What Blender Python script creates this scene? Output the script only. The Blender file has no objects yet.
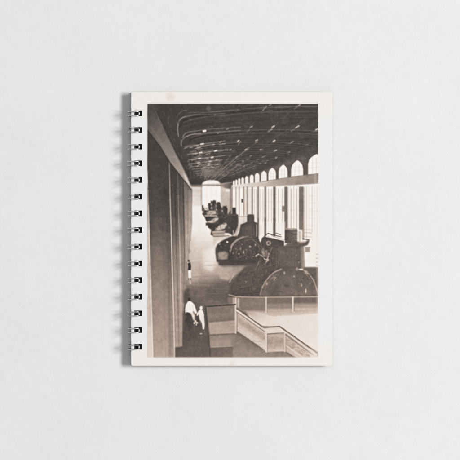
import bpy, bmesh, math, random
import numpy as np
from mathutils import Vector

# ---------------------------------------------------------------- camera, light, exposure
SC = bpy.context.scene
COL = SC.collection
P = 0.00074                      # one photograph pixel in metres (the cover is about 149 x 202 mm)
TOP = 0.0052                     # height of the front cover above the table
CAM_H = 1.25                     # camera height above the cover


def X(px):
    return (px - 230.0) * P


def Y(py):
    return (230.0 - py) * P


cam_d = bpy.data.cameras.new('camera')
cam = bpy.data.objects.new('camera', cam_d)
COL.objects.link(cam)
cam.location = (0, 0, TOP + CAM_H)
cam_d.sensor_width = 36.0
cam_d.lens = 36.0 * CAM_H / (460 * P)
cam_d.clip_start = 0.05
cam_d.clip_end = 50.0
SC.camera = cam

world = bpy.data.worlds.new('World')
SC.world = world
world.use_nodes = True
bg = world.node_tree.nodes['Background']
bg.inputs['Color'].default_value = (0.985, 0.99, 1.0, 1)
bg.inputs['Strength'].default_value = 0.245


def area(name, loc, target, sx, sy, watts, colour):
    d = bpy.data.lights.new(name, 'AREA')
    d.shape = 'RECTANGLE'
    d.size, d.size_y = sx, sy
    d.energy = watts
    d.color = colour
    o = bpy.data.objects.new(name, d)
    COL.objects.link(o)
    o.location = loc
    v = Vector(target) - Vector(loc)
    o.rotation_euler = v.to_track_quat('-Z', 'Y').to_euler()
    return o


# a tall softbox low on the right throws the soft shadow to the left; a large one overhead fills
area('key_softbox', (4.75, 0.55, 3.68), (0, 0, 0), 2.3, 1.15, 400.0, (1.0, 0.99, 0.975))
area('fill_softbox', (0.0, 0.5, 2.6), (0, 0, 0), 1.8, 1.8, 8.5, (1.0, 1.0, 1.0))

SC.view_settings.view_transform = 'Standard'
SC.view_settings.look = 'None'
SC.view_settings.exposure = 0.0
SC.view_settings.gamma = 1.0
SC.view_settings.use_curve_mapping = False
SC.render.resolution_x = 1024
SC.render.resolution_y = 1024


# ---------------------------------------------------------------- materials
def mat(name, colour, rough=0.7, spec=0.3, metal=0.0):
    m = bpy.data.materials.new(name)
    m.use_nodes = True
    b = m.node_tree.nodes['Principled BSDF']
    b.inputs['Base Color'].default_value = (*colour, 1)
    b.inputs['Roughness'].default_value = rough
    b.inputs['Specular IOR Level'].default_value = spec
    b.inputs['Metallic'].default_value = metal
    return m, m.node_tree.nodes, m.node_tree.links, b


def ramp_noise(N, L, src, scale, detail, c0, c1, lo=0.3, hi=0.7, rough=0.55):
    n = N.new('ShaderNodeTexNoise')
    n.inputs['Scale'].default_value = scale
    n.inputs['Detail'].default_value = detail
    n.inputs['Roughness'].default_value = rough
    L.new(src, n.inputs['Vector'])
    r = N.new('ShaderNodeValToRGB')
    r.color_ramp.elements[0].position = lo
    r.color_ramp.elements[1].position = hi
    r.color_ramp.elements[0].color = (*c0, 1)
    r.color_ramp.elements[1].color = (*c1, 1)
    L.new(n.outputs['Fac'], r.inputs['Fac'])
    return n, r


def mixc(N, L, a, b, fac=None, mode='MIX'):
    m = N.new('ShaderNodeMix')
    m.data_type = 'RGBA'
    m.blend_type = mode
    if fac is None:
        m.inputs[0].default_value = 1.0
    elif isinstance(fac, float):
        m.inputs[0].default_value = fac
    else:
        L.new(fac, m.inputs[0])
    for s, v in ((6, a), (7, b)):
        if isinstance(v, tuple):
            m.inputs[s].default_value = (*v, 1)
        else:
            L.new(v, m.inputs[s])
    return m.outputs[2]


def bump(N, L, b, srcs):
    prev = None
    for sock, strength, dist in srcs:
        bm_ = N.new('ShaderNodeBump')
        bm_.inputs['Strength'].default_value = strength
        bm_.inputs['Distance'].default_value = dist
        L.new(sock, bm_.inputs['Height'])
        if prev:
            L.new(prev, bm_.inputs['Normal'])
        prev = bm_.outputs['Normal']
    L.new(prev, b.inputs['Normal'])


# pale matt tabletop: fine tooth, faint cloudy wear
M_TABLE, N, L, B = mat('pale_matt_plaster', (0.8, 0.8, 0.8), 0.85, 0.15)
tc = N.new('ShaderNodeTexCoord').outputs['Object']
n1, r1 = ramp_noise(N, L, tc, 16.0, 5.0, (0.806, 0.808, 0.811), (0.838, 0.838, 0.838), 0.3, 0.7)
n2, r2 = ramp_noise(N, L, tc, 150.0, 4.0, (0.975, 0.975, 0.975), (1.0, 1.0, 1.0), 0.3, 0.65)
n3, r3 = ramp_noise(N, L, tc, 900.0, 2.0, (0.97, 0.97, 0.97), (1.0, 1.0, 1.0), 0.3, 0.6)
c = mixc(N, L, r1.outputs['Color'], r2.outputs['Color'], None, 'MULTIPLY')
c = mixc(N, L, c, r3.outputs['Color'], None, 'MULTIPLY')
L.new(c, B.inputs['Base Color'])
bump(N, L, B, [(n2.outputs['Fac'], 0.22, 0.0006), (n3.outputs['Fac'], 0.2, 0.00018)])

# cover card: old photographic paper, warm at the top and foot, with one brownish stain
M_COVER, N, L, B = mat('aged_cream_card', (0.83, 0.81, 0.78), 0.6, 0.3)
tc = N.new('ShaderNodeTexCoord').outputs['Object']
n1, r1 = ramp_noise(N, L, tc, 22.0, 4.0, (0, 0, 0), (1, 1, 1), 0.35, 0.7)
base = mixc(N, L, (0.835, 0.832, 0.828), (0.868, 0.815, 0.775), None)
mx = N.new('ShaderNodeMix'); mx.data_type = 'RGBA'
mx.inputs[6].default_value = (0.832, 0.832, 0.832, 1)
mx.inputs[7].default_value = (0.872, 0.822, 0.782, 1)
sep = N.new('ShaderNodeSeparateXYZ'); L.new(tc, sep.inputs[0])


def mth(op, a, b_=None, c_=None):
    m = N.new('ShaderNodeMath'); m.operation = op
    for i, v in enumerate((a, b_, c_)):
        if v is None:
            continue
        if isinstance(v, (int, float)):
            m.inputs[i].default_value = v
        else:
            L.new(v, m.inputs[i])
    return m.outputs[0]


def mrange(v, a, b_, c_=0.0, d_=1.0):
    m = N.new('ShaderNodeMapRange'); m.interpolation_type = 'SMOOTHSTEP'
    L.new(v, m.inputs['Value'])
    for k, q in zip(('From Min', 'From Max', 'To Min', 'To Max'), (a, b_, c_, d_)):
        m.inputs[k].default_value = q
    return m.outputs[0]


wob = mth('MULTIPLY_ADD', n1.outputs['Fac'], 0.03, -0.015)
yy = mth('ADD', sep.outputs['Y'], wob)
warm_top = mrange(yy, Y(128), Y(104))
warm_low = mrange(yy, Y(335), Y(358))
warm = mth('MAXIMUM', warm_top, warm_low)
warm = mth('MULTIPLY', warm, 0.62)
warm = mth('ADD', warm, mth('MULTIPLY', n1.outputs['Fac'], 0.12))
L.new(warm, mx.inputs[0])
geo = N.new('ShaderNodeVectorMath'); geo.operation = 'DISTANCE'
L.new(tc, geo.inputs[0]); geo.inputs[1].default_value = (X(170.5), Y(96.8), TOP)
n4, r4 = ramp_noise(N, L, tc, 420.0, 4.0, (0, 0, 0), (1, 1, 1), 0.35, 0.65)
sd = mth('ADD', geo.outputs['Value'], mth('MULTIPLY', n4.outputs['Fac'], 0.0035))
stain = mth('MULTIPLY', mrange(sd, 0.0072, 0.0014), 0.42)
geo2 = N.new('ShaderNodeVectorMath'); geo2.operation = 'DISTANCE'
L.new(tc, geo2.inputs[0]); geo2.inputs[1].default_value = (X(231.5), Y(363.6), TOP)
sd2 = mth('ADD', geo2.outputs['Value'], mth('MULTIPLY', n4.outputs['Fac'], 0.0030))
stain = mth('MAXIMUM', stain, mth('MULTIPLY', mrange(sd2, 0.0048, 0.0012), 0.32))
c = mixc(N, L, mx.outputs[2], (0.70, 0.56, 0.42), stain)
n5, r5 = ramp_noise(N, L, tc, 700.0, 3.0, (0.965, 0.963, 0.96), (1, 1, 1), 0.3, 0.6)
c = mixc(N, L, c, r5.outputs['Color'], None, 'MULTIPLY')
L.new(c, B.inputs['Base Color'])
bump(N, L, B, [(n5.outputs['Fac'], 0.12, 0.0001)])

M_BACK, N, L, B = mat('darkened_board', (0.55, 0.54, 0.53), 0.8, 0.2)  # near-black colour puts deep shade at the bottom of the punched holes
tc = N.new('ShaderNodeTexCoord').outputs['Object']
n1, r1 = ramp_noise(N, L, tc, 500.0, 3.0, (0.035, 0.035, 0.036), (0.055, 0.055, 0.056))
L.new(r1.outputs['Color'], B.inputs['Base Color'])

M_PAGE, N, L, B = mat('darkened_paper', (0.3, 0.3, 0.29), 0.85, 0.15)  # paper darkened to shade the holes and bounce less light onto the table
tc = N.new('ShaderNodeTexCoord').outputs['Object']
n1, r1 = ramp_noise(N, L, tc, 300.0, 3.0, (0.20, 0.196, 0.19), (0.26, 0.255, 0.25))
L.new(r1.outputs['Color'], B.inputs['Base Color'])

M_WIRE, N, L, B = mat('silver_wire', (0.78, 0.78, 0.79), 0.27, 0.5, 1.0)
tc = N.new('ShaderNodeTexCoord').outputs['Object']
n1, r1 = ramp_noise(N, L, tc, 900.0, 3.0, (0.24, 0.24, 0.24), (0.38, 0.38, 0.38))
L.new(r1.outputs['Color'], B.inputs['Roughness'])

# printed picture: the ink tones are stored per vertex of the print sheet
M_PRINT, N, L, B = mat('sepia_ink_print', (0.5, 0.5, 0.5), 0.62, 0.16)
at = N.new('ShaderNodeAttribute'); at.attribute_name = 'ink'
L.new(at.outputs['Color'], B.inputs['Base Color'])

# ---------------------------------------------------------------- tabletop
bm = bmesh.new()
bmesh.ops.create_grid(bm, x_segments=8, y_segments=8, size=1.4)
me = bpy.data.meshes.new('tabletop')
bm.to_mesh(me); bm.free()
table = bpy.data.objects.new('tabletop', me)
COL.objects.link(table)
me.materials.append(M_TABLE)
table['kind'] = 'structure'
table['label'] = 'pale grey matt tabletop with a fine plaster texture under the notebook'

# ---------------------------------------------------------------- notebook
BX0, BX1, BY0, BY1 = 131.3, 332.4, 92.0, 365.7       # cover outline, in photograph pixels
HX0, HX1 = 134.2, 142.0                              # punched holes
HOLES = [113.4 + 16.66 * k for k in range(15)]
HH = 2.85                                            # half height of a hole

book = bpy.data.objects.new('spiral_notebook', None)
COL.objects.link(book)
book.empty_display_size = 0.05
TILT = 0.0009 / ((BX1 - BX0) * P)                    # the wire under the spine lifts that side a little
book.location = (X(BX1), Y((BY0 + BY1) / 2), 0.0)
book.rotation_euler = (0, TILT, 0)
book['label'] = 'wire bound notebook with a sepia photograph of a turbine hall on its cream cover'
book['category'] = 'notebook'
BOX, BOY = book.location.x, book.location.y


def link(name, bm_, material, parent, smooth=False):
    me_ = bpy.data.meshes.new(name)
    bm_.to_mesh(me_); bm_.free()
    o = bpy.data.objects.new(name, me_)
    COL.objects.link(o)
    me_.materials.append(material)
    o.parent = parent
    if parent is book:
        o.location = (-BOX, -BOY, 0)                 # meshes are written in table coordinates
    if smooth:
        for p_ in me_.polygons:
            p_.use_smooth = True
    return o


def punched_sheet(bm_, x0, x1, y0, y1, z0, z1, grow=0.0, corner=1.6, holes=True):
    """A flat sheet with the 15 binding holes cut right through it."""
    xs = [x0, HX0 - grow, HX1 + grow, x1]
    ys = [y0]
    for h in HOLES:
        ys += [h - HH - grow, h + HH + grow]
    ys.append(y1)
    vt, vb = {}, {}

    def v(d, i, j, z):
        if (i, j) not in d:
            d[(i, j)] = bm_.verts.new((X(xs[i]), Y(ys[j]), z))
        return d[(i, j)]

    def solid(i, j):
        if not (0 <= i < 3 and 0 <= j < len(ys) - 1):
            return False
        return not (holes and i == 1 and j % 2 == 1)
    new = []
    for i in range(3):
        for j in range(len(ys) - 1):
            if not solid(i, j):
                continue
            q = [(i, j), (i, j + 1), (i + 1, j + 1), (i + 1, j)]
            new.append(bm_.faces.new([v(vt, a, b_, z1) for a, b_ in q]))
            new.append(bm_.faces.new([v(vb, a, b_, z0) for a, b_ in reversed(q)]))
            for (di, dj), (a, b_) in (((-1, 0), (0, 1)), ((0, 1), (1, 2)), ((1, 0), (2, 3)), ((0, -1), (3, 0))):
                if not solid(i + di, j + dj):
                    new.append(bm_.faces.new([v(vt, *q[b_], z1), v(vt, *q[a], z1), v(vb, *q[a], z0), v(vb, *q[b_], z0)]))
    n = len(ys) - 1
    edges = []
    for ij in ((0, 0), (3, 0), (0, n), (3, n)):
        e = bm_.edges.get((vt[ij], vb[ij]))
        if e:
            edges.append(e)
    bmesh.ops.bevel(bm_, geom=edges, offset=corner * P, segments=4, profile=0.5, affect='EDGES')


T_COVER = 0.00045
rng = random.Random(4)

bm = bmesh.new()
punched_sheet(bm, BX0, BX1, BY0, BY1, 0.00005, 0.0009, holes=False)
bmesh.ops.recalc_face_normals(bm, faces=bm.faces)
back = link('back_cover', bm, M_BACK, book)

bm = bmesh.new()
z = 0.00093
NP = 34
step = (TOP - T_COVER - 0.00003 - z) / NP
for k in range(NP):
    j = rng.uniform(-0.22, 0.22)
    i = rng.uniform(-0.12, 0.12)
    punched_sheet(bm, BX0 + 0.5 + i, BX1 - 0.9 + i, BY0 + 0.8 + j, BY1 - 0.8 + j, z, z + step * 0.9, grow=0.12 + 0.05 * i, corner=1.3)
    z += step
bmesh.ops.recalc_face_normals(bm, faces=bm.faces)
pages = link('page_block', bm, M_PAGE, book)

bm = bmesh.new()
punched_sheet(bm, BX0, BX1, BY0, BY1, TOP - T_COVER, TOP)
bmesh.ops.recalc_face_normals(bm, faces=bm.faces)
cover = link('front_cover', bm, M_COVER, book)


# ---------------------------------------------------------------- twin loop wire
def tube(bm_, pts, r, seg=10):
    pts = [Vector(p) for p in pts]
    rings = []
    n = None
    for i, p in enumerate(pts):
        t = (pts[min(i + 1, len(pts) - 1)] - pts[max(i - 1, 0)]).normalized()
        if n is None:
            n = t.orthogonal().normalized()
        n = (n - t * n.dot(t)).normalized()
        b_ = t.cross(n)
        rings.append([bm_.verts.new(p + (n * math.cos(2 * math.pi * q / seg) + b_ * math.sin(2 * math.pi * q / seg)) * r) for q in range(seg)])
    for a, b_ in zip(rings, rings[1:]):
        for q in range(seg):
            bm_.faces.new((a[q], a[(q + 1) % seg], b_[(q + 1) % seg], b_[q]))
    for rr in (rings[0], rings[-1]):
        bm_.faces.new(rr if rr is rings[-1] else list(reversed(rr)))


def catmull(ctrl, n=6):
    out = []
    c_ = [Vector(p) for p in ctrl]
    c_ = [c_[0] * 2 - c_[1]] + c_ + [c_[-1] * 2 - c_[-2]]
    for i in range(1, len(c_) - 2):
        for k in range(n):
            t = k / n
            p0, p1, p2, p3 = c_[i - 1:i + 3]
            out.append(0.5 * ((2 * p1) + (p2 - p0) * t + (2 * p0 - 5 * p1 + 4 * p2 - p3) * t * t + (3 * p1 - p0 - 3 * p2 + p3) * t ** 3))
    out.append(c_[-2])
    return out


WR = 0.00042                      # wire radius
LEG = 2.0                        # half the distance between the two legs of a loop
RC, RZ = 133.6, 0.0049            # centre of the round section (pixel x, height)
RX, RZH = 5.6, 0.0045             # its half width (pixels) and half height


def loop_points(cy, leg=LEG, dx=0.0, dz=0.0):
    half = []
    for a in range(-100, 62, 9):                   # from under the book, round the left edge, over the top
        a_ = math.radians(180 - a)
        half.append((RC + (RX + dx) * math.cos(a_), RZ + (RZH + dz) * math.sin(a_)))
    half += [(137.7, 0.0074), (138.5, 0.0061)]
    pts = [(X(px), Y(cy - leg), pz) for px, pz in half]
    pts += [(X(138.85), Y(cy - leg * 0.86), 0.0053), (X(139.0), Y(cy - leg * 0.45), 0.0050), (X(138.95), Y(cy + leg * 0.45), 0.0050), (X(138.85), Y(cy + leg * 0.86), 0.0053)]
    pts += [(X(px), Y(cy + leg), pz) for px, pz in reversed(half)]
    return pts


bm = bmesh.new()
zc = RZ + RZH * math.sin(math.radians(280))
xc = RC + RX * math.cos(math.radians(280))
for k in range(14):                                # the lengths of wire that run from one loop to the next under the spine
    y0, y1 = HOLES[k] + 0.3 + LEG, HOLES[k + 1] + 0.3 - LEG
    pts = [(X(xc), Y(y0), zc), (X(xc + 1.2), Y(y0 + 0.3), zc), (X(xc + 2.0), Y(y0 + 1.4), zc)]
    pts += [(X(xc + 2.0), Y(y1 - 1.4), zc), (X(xc + 1.2), Y(y1 - 0.3), zc), (X(xc), Y(y1), zc)]
    tube(bm, catmull(pts, 4), WR * 0.98, 8)
binding = link('binding_wire', bm, M_WIRE, book, True)

for k in range(15):                                # every loop is bent by hand pressure a little differently
    bm = bmesh.new()
    tube(bm, catmull(loop_points(HOLES[k] + 0.3 + rng.uniform(-.18, .18), LEG + rng.uniform(-.16, .12), rng.uniform(-.3, .35), rng.uniform(-.00025, .0003)), 3), WR, 10)
    link('wire_loop', bm, M_WIRE, binding, True)


# ---------------------------------------------------------------- printed photograph on the cover
PX0, PX1, PY0, PY1 = 147.5, 318.3, 103.9, 357.4
S = 5.0
W, H = int(round((PX1 - PX0) * S)), int(round((PY1 - PY0) * S))
img = np.full((H, W), 76.0)
gx = PX0 + (np.arange(W) + 0.5) / S
gy = PY0 + (np.arange(H) + 0.5) / S
R = np.random.RandomState(11)


def box1(a, r, ax):
    if r < 1:
        return a
    pad = [(0, 0), (0, 0)]
    pad[ax] = (r + 1, r)
    q = np.cumsum(np.pad(a, pad, mode='edge'), axis=ax)
    if ax == 0:
        return (q[2 * r + 1:] - q[:-2 * r - 1]) / (2 * r + 1)
    return (q[:, 2 * r + 1:] - q[:, :-2 * r - 1]) / (2 * r + 1)


def blur(a, s):
    r = max(0, int(round(s * S * 0.85)))
    for _ in range(3):
        a = box1(box1(a, r, 0), r, 1)
    return a


def tonefield(tone, xs, ys):
    """A number, a gradient (x0,y0,t0, x1,y1,t1), or a list of (y, tone) stops."""
    if np.isscalar(tone):
        return tone
    if isinstance(tone, list):
        return np.interp(ys, [t[0] for t in tone], [t[1] for t in tone])[:, None]
    x0, y0, t0, x1, y1, t1 = tone
    d = (x1 - x0) ** 2 + (y1 - y0) ** 2
    f = ((xs[None, :] - x0) * (x1 - x0) + (ys[:, None] - y0) * (y1 - y0)) / d
    return t0 + (t1 - t0) * np.clip(f, 0, 1)


def window(x0, x1, y0, y1, pad):
    i0 = max(0, int((x0 - pad - PX0) * S)); i1 = min(W, int((x1 + pad - PX0) * S) + 2)
    j0 = max(0, int((y0 - pad - PY0) * S)); j1 = min(H, int((y1 + pad - PY0) * S) + 2)
    return i0, i1, j0, j1


def paint(mask, tone, win, alpha):
    i0, i1, j0, j1 = win
    t = tonefield(tone, gx[i0:i1], gy[j0:j1])
    a = mask * alpha
    img[j0:j1, i0:i1] = img[j0:j1, i0:i1] * (1 - a) + t * a


def poly(pts, tone, soft=0.35, alpha=1.0):
    pts = np.array(pts, float)
    win = window(pts[:, 0].min(), pts[:, 0].max(), pts[:, 1].min(), pts[:, 1].max(), 3 * soft + 1)
    i0, i1, j0, j1 = win
    if i1 <= i0 or j1 <= j0:
        return
    xs, ys = gx[i0:i1][None, :], gy[j0:j1][:, None]
    m = np.zeros((j1 - j0, i1 - i0), bool)
    n = len(pts)
    for k in range(n):
        xa, ya = pts[k]; xb, yb = pts[(k + 1) % n]
        if ya == yb:
            continue
        cr = (ya > ys) != (yb > ys)
        m ^= cr & (xs < (xb - xa) * (ys - ya) / (yb - ya) + xa)
    m = m.astype(float)
    if soft > 0.1:
        m = blur(m, soft)
    paint(m, tone, win, alpha)


def rect(x0, y0, x1, y1, tone, soft=0.35, alpha=1.0):
    poly([(x0, y0), (x1, y0), (x1, y1), (x0, y1)], tone, soft, alpha)


def line(pts, w, tone, alpha=1.0, soft=0.3, w2=None):
    for (xa, ya), (xb, yb), f in zip(pts, pts[1:], range(len(pts))):
        ww = w if w2 is None else w + (w2 - w) * f / max(1, len(pts) - 2)
        win = window(min(xa, xb), max(xa, xb), min(ya, yb), max(ya, yb), ww + 2)
        i0, i1, j0, j1 = win
        if i1 <= i0 or j1 <= j0:
            continue
        xs, ys = gx[i0:i1][None, :], gy[j0:j1][:, None]
        d2 = (xb - xa) ** 2 + (yb - ya) ** 2 + 1e-9
        t = np.clip(((xs - xa) * (xb - xa) + (ys - ya) * (yb - ya)) / d2, 0, 1)
        d = np.hypot(xs - xa - t * (xb - xa), ys - ya - t * (yb - ya))
        paint(np.clip((ww / 2 - d) / soft + 0.5, 0, 1), tone, win, alpha)


def blob(x, y, rx, ry, tone, alpha=1.0, soft=0.5, rot=0.0):
    r = max(rx, ry)
    win = window(x - r, x + r, y - r, y + r, r)
    i0, i1, j0, j1 = win
    if i1 <= i0 or j1 <= j0:
        return
    xs, ys = gx[i0:i1][None, :] - x, gy[j0:j1][:, None] - y
    c_, s_ = math.cos(rot), math.sin(rot)
    d = np.hypot((xs * c_ + ys * s_) / rx, (-xs * s_ + ys * c_) / ry)
    m = np.clip((1 - d) / soft + 0.5, 0, 1)
    paint(m * m * (3 - 2 * m), tone, win, alpha)


def speck(x0, y0, x1, y1, n, lo, hi, r0, r1, alpha=0.5):
    for _ in range(n):
        blob(R.uniform(x0, x1), R.uniform(y0, y1), R.uniform(r0, r1), R.uniform(r0, r1), R.uniform(lo, hi), alpha * R.uniform(0.4, 1), 0.8, R.uniform(0, 3))


# --- ceiling: arched trusses and purlins running to the far end
VX, VY = 210.0, 183.5
rect(140, 100, 325, 192, (147, 104, 74, 318, 160, 82), 0)
PROF = [(-.44, -.50), (-.43, -.70), (-.40, -.80), (-.345, -.865), (-.25, -.895), (-.07, -.935), (.3, -.97), (.72, -1.0), (1.13, -1.01), (1.55, -1.01), (1.95, -.985), (2.35, -.95), (2.7, -.87), (2.95, -.76)]
UX = [p[0] for p in PROF]; UY = [p[1] for p in PROF]
PUR = [-.40, -.25, -.08, .3, .72, 1.13, 1.55, 1.95, 2.35]
DY = [1 / (0.0132 + 0.0056 * k) for k in range(22)]
for u in PUR:                                                   # purlins
    vv = np.interp(u, UX, UY)
    a = {1.13: .36, 1.55: .3, .72: .16, 1.95: .22, 2.35: .16}.get(u, .07)
    line([(VX + u * 8, VY + vv * 8), (VX + u * 85, VY + vv * 85)], 0.5, 118, a, 0.5)
for k, d in enumerate(DY):
    w = max(0.35, d * 0.011)
    for off, al, dark in ((0, .7, 116), (.06, .6, 110), (.03, .6, 60), (.16, .4, 62), (-.05, .4, 96), (.11, .35, 98)):
        pts = [(VX + u * d, VY + (v_ + off) * d) for u, v_ in PROF[3:]]
        line(pts, w if dark > 70 else w * 1.6, dark, al * (1 if k < 9 else .7), 0.6)
    left = [(VX + u * d, VY + v_ * d) for u, v_ in PROF[:8]]
    sm = [(q.x, q.y) for q in catmull([(a, b_, 0) for a, b_ in left], 5)]
    if k >= 2:
        line(sm, max(.5, w * 1.1), 118, .5, 0.5)
    if k >= 2:
        line([(a + .02 * d, b_ + .055 * d) for a, b_ in sm[4:]], max(.4, w * .8), 108, .4, 0.5)
    line([(a + .01 * d, b_ + .03 * d) for a, b_ in sm[8:]], max(.5, w * 1.6), 60, .5, 0.5)
    for u in PUR:
        if k > 13 and R.rand() < .5:
            continue
        vv = np.interp(u, UX, UY)
        f = R.uniform(.3, 1)
        x, y = VX + u * d, VY + (vv + .012) * d
        if x > 316 and y > 140:
            continue
        if u < .5 and k < 2:
            continue
        if u < .5:                                              # lit faces of the left bays lie along the truss
            L_ = (.035 + .05 * f) * d
            line([(x - L_, y + L_ * .22), (x + L_, y - L_ * .2)], max(.5, .018 * d), R.uniform(135, 215), .35 + .5 * f, .8)
            continue
        L_ = (0.035 * f + .016) * d
        n_ = math.hypot(u, vv)
        dx, dy = u / n_ * L_, vv / n_ * L_ * .8
        line([(x - dx, y - dy), (x + dx, y + dy)], max(.55, .018 * d), R.uniform(125, 195), .35 + .5 * f, 0.8)
for k in range(60):                                             # glints crowding the left bays
    u = R.uniform(-.38, .12); d = DY[R.randint(2, 14)]
    vv = np.interp(u, UX, UY) + R.uniform(0, .07)
    L_ = R.uniform(.02, .07) * d
    x, y = VX + u * d, VY + vv * d
    line([(x - L_, y + L_ * .25), (x + L_, y - L_ * .22)], R.uniform(.45, .9), R.uniform(120, 215), .7, .8)
# the brightest glints, where they sit in the picture
for x, y, l, w, t in [(204.5, 131, 1.6, 2.2, 235), (202, 144, 2.4, 1.5, 230), (213.5, 144.5, 1.4, .9, 190), (218, 133.5, .6, .8, 180), (215.5, 151, 1.6, 1.1, 225),
                      (201, 152.6, 2.2, 1.2, 225), (220.5, 142, 1.5, 1.1, 200), (238.3, 141, 1.4, 1.2, 205), (227.6, 129, 1.5, 1.3, 150), (251, 127, 2.4, 1.1, 185), (273, 126.8, 2.4, 1.2, 220),
                      (297, 127, 4.2, 1.2, 200), (316.6, 129.5, 2.4, 1.3, 205), (256.5, 140.5, 2.0, 1.0, 195), (274, 141, 1.9, 1.2, 210), (292, 142, 2.4, .9, 160), (270, 105, 1.8, .9, 170), (299.5, 105, 2.0, 1.0, 180), (239, 106, 1.4, 1.2, 105),
                      (246, 149.6, 1.9, 1.2, 190), (230.5, 149.8, 1.3, .9, 170), (275.3, 150.6, 1.6, .9, 190), (260.5, 149.7, 1.4, .9, 180), (289, 152.2, 1.3, .8, 160), (212, 157.8, 1.6, 1.0, 215), (209, 163.5, 2.0, .8, 200),
                      (237, 156.5, 1.6, .9, 185), (250.5, 156, 1.3, .8, 165), (276, 158, 1.6, .8, 175), (263, 157, 1.5, .8, 160), (243, 161, 1.2, .7, 160), (265.5, 162.8, 1.4, .7, 160), (191.5, 147.5, 2.5, .9, 165), (197.5, 145.2, 3, 1.0, 190),
                      (196.5, 153.8, 2.6, .9, 180), (193, 160, 2.4, .8, 160), (199, 158.6, 2.2, 1.0, 200), (191, 165.5, 2.0, .7, 150), (200, 164.2, 2.2, .8, 185), (186, 148, 1.8, .7, 140), (212, 126.8, .9, .7, 130), (215, 115, 1.0, .8, 120)]:
    a_ = -0.55 if x > 215 else -0.22
    line([(x - l / 2 * math.cos(a_), y - l / 2 * math.sin(a_)), (x + l / 2 * math.cos(a_), y + l / 2 * math.sin(a_))], w, t, .92, 0.8)
# boards between the trusses, faint
for k in range(420):
    d = R.uniform(12, 90); u = R.uniform(-.3, 2.7)
    vv = np.interp(u, UX, UY)
    x, y = VX + u * d, VY + vv * d
    L_ = R.uniform(.03, .14) * d
    line([(x - L_, y + L_ * .04), (x + L_, y - L_ * .03)], R.uniform(.35, .8), R.choice([62, 66, 88, 94, 100]), R.uniform(.2, .5), .6)
for k, d in enumerate(DY[:12]):
    for u in (.3, .72, 1.13, 1.55, 1.95, 2.35):
        vv = np.interp(u, UX, UY)
        x, y = VX + u * d, VY + (vv + .012) * d
        if x > 317 or (x > 300 and y > 146):
            continue
        for sgn in (-1, 1):                                       # knee braces running to the joint
            line([(x, y), (x + sgn * .10 * d, y + .03 * d)], max(.35, .008 * d), 104, .5, .5)
        line([(x, y - .01 * d), (x + .16 * d * u / 2, y - .12 * d)], max(.35, .007 * d), 98, .45, .5)
# far rows crowd together
for k in range(120):
    u = R.uniform(-.4, 2.6); d = R.uniform(7, 24)
    vv = np.interp(u, UX, UY)
    x, y = VX + u * d, VY + vv * d
    line([(x - 1.2, y + .15), (x + 1.2, y - .15)], .5, R.uniform(105, 165), .55, .5)
line([(249, 147.6), (236, 158), (224, 168), (213, 177.5)], .8, 165, .6, .6)
line([(310, 116.5), (285, 131.5), (262, 146)], .6, 108, .5, .6)
# first two truss ends at the upper left, then the lit undersides of the left bays
def curve(pts, w, t, a=.8, soft=.5, n=5):
    line([(q.x, q.y) for q in catmull([(x, y, 0) for x, y in pts], n)], w, t, a, soft)


curve([(178.6, 137), (177.6, 129), (178.6, 122.3), (181.4, 118.6), (185.4, 116.6), (192, 115.4), (206, 114.6), (225, 113.4)], .8, 118, .7)
curve([(178.5, 136), (177.7, 129), (178.2, 124)], 1.0, 158, .75)
curve([(180, 120.4), (182, 118.2), (185.4, 116.6)], .9, 140, .7)
curve([(176.4, 119), (178.6, 114.6), (182, 111.6), (187, 110)], .8, 104, .7)
curve([(188, 113.2), (198, 112.4), (207, 112.6), (216, 112), (240, 110.4)], .7, 110, .7)
curve([(181.5, 146), (181.4, 143), (183.4, 139), (187, 136.2), (193, 134.4), (200, 134), (208, 132.8), (216, 132.4), (240, 130.4)], .9, 122, .75)
curve([(186, 136.8), (193, 134.4), (201, 134)], .9, 152, .7)
curve([(182.4, 138), (184.6, 134.6), (187.4, 132.6), (195, 131.2), (204, 130), (213, 129), (240, 127.4)], .9, 120, .75)
curve([(181.2, 140), (181.4, 146.4)], .8, 132, .7)
for row, t in [([(184.6, 148.6), (188, 147), (193, 146), (202, 144.2), (208, 143.4), (215, 142.4), (226, 140.8)], 132),
               ([(185, 147), (189, 145.4), (196, 144.6)], 112), ([(197, 146.6), (206, 145.4), (214.5, 144.6)], 128),
               ([(187, 154.6), (193.5, 153.6), (201, 152.6), (209, 151.8), (216, 150.9), (228, 149.6)], 138), ([(190, 152.4), (204, 150.6), (213, 150)], 112),
               ([(188.6, 160), (194, 159.2), (200, 158.4), (206, 157.8), (213, 157), (225, 155.6)], 140), ([(194, 157.4), (212, 155.4)], 108),
               ([(188.4, 164.2), (198.4, 162.9), (210, 161.4), (222, 160)], 140), ([(195, 161.4), (216, 159)], 106),
               ([(190, 167.2), (197, 166.2), (209, 165), (220, 163.8)], 136), ([(192, 169.4), (204, 168), (219, 167)], 134), ([(194, 171.4), (206, 170.2), (222, 169)], 126), ([(196, 173.4), (224, 171.4)], 122), ([(198, 175.4), (222, 173.8)], 118)]:
    curve(row, .95, t, .75, .6)
for x, y in ((188.6, 154.6), (188.8, 160.6), (189.4, 164.8), (189.6, 168)):
    line([(x - 1.4, y + 1.4), (x + .6, y - .8)], .9, 116, .7, .6)
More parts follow.
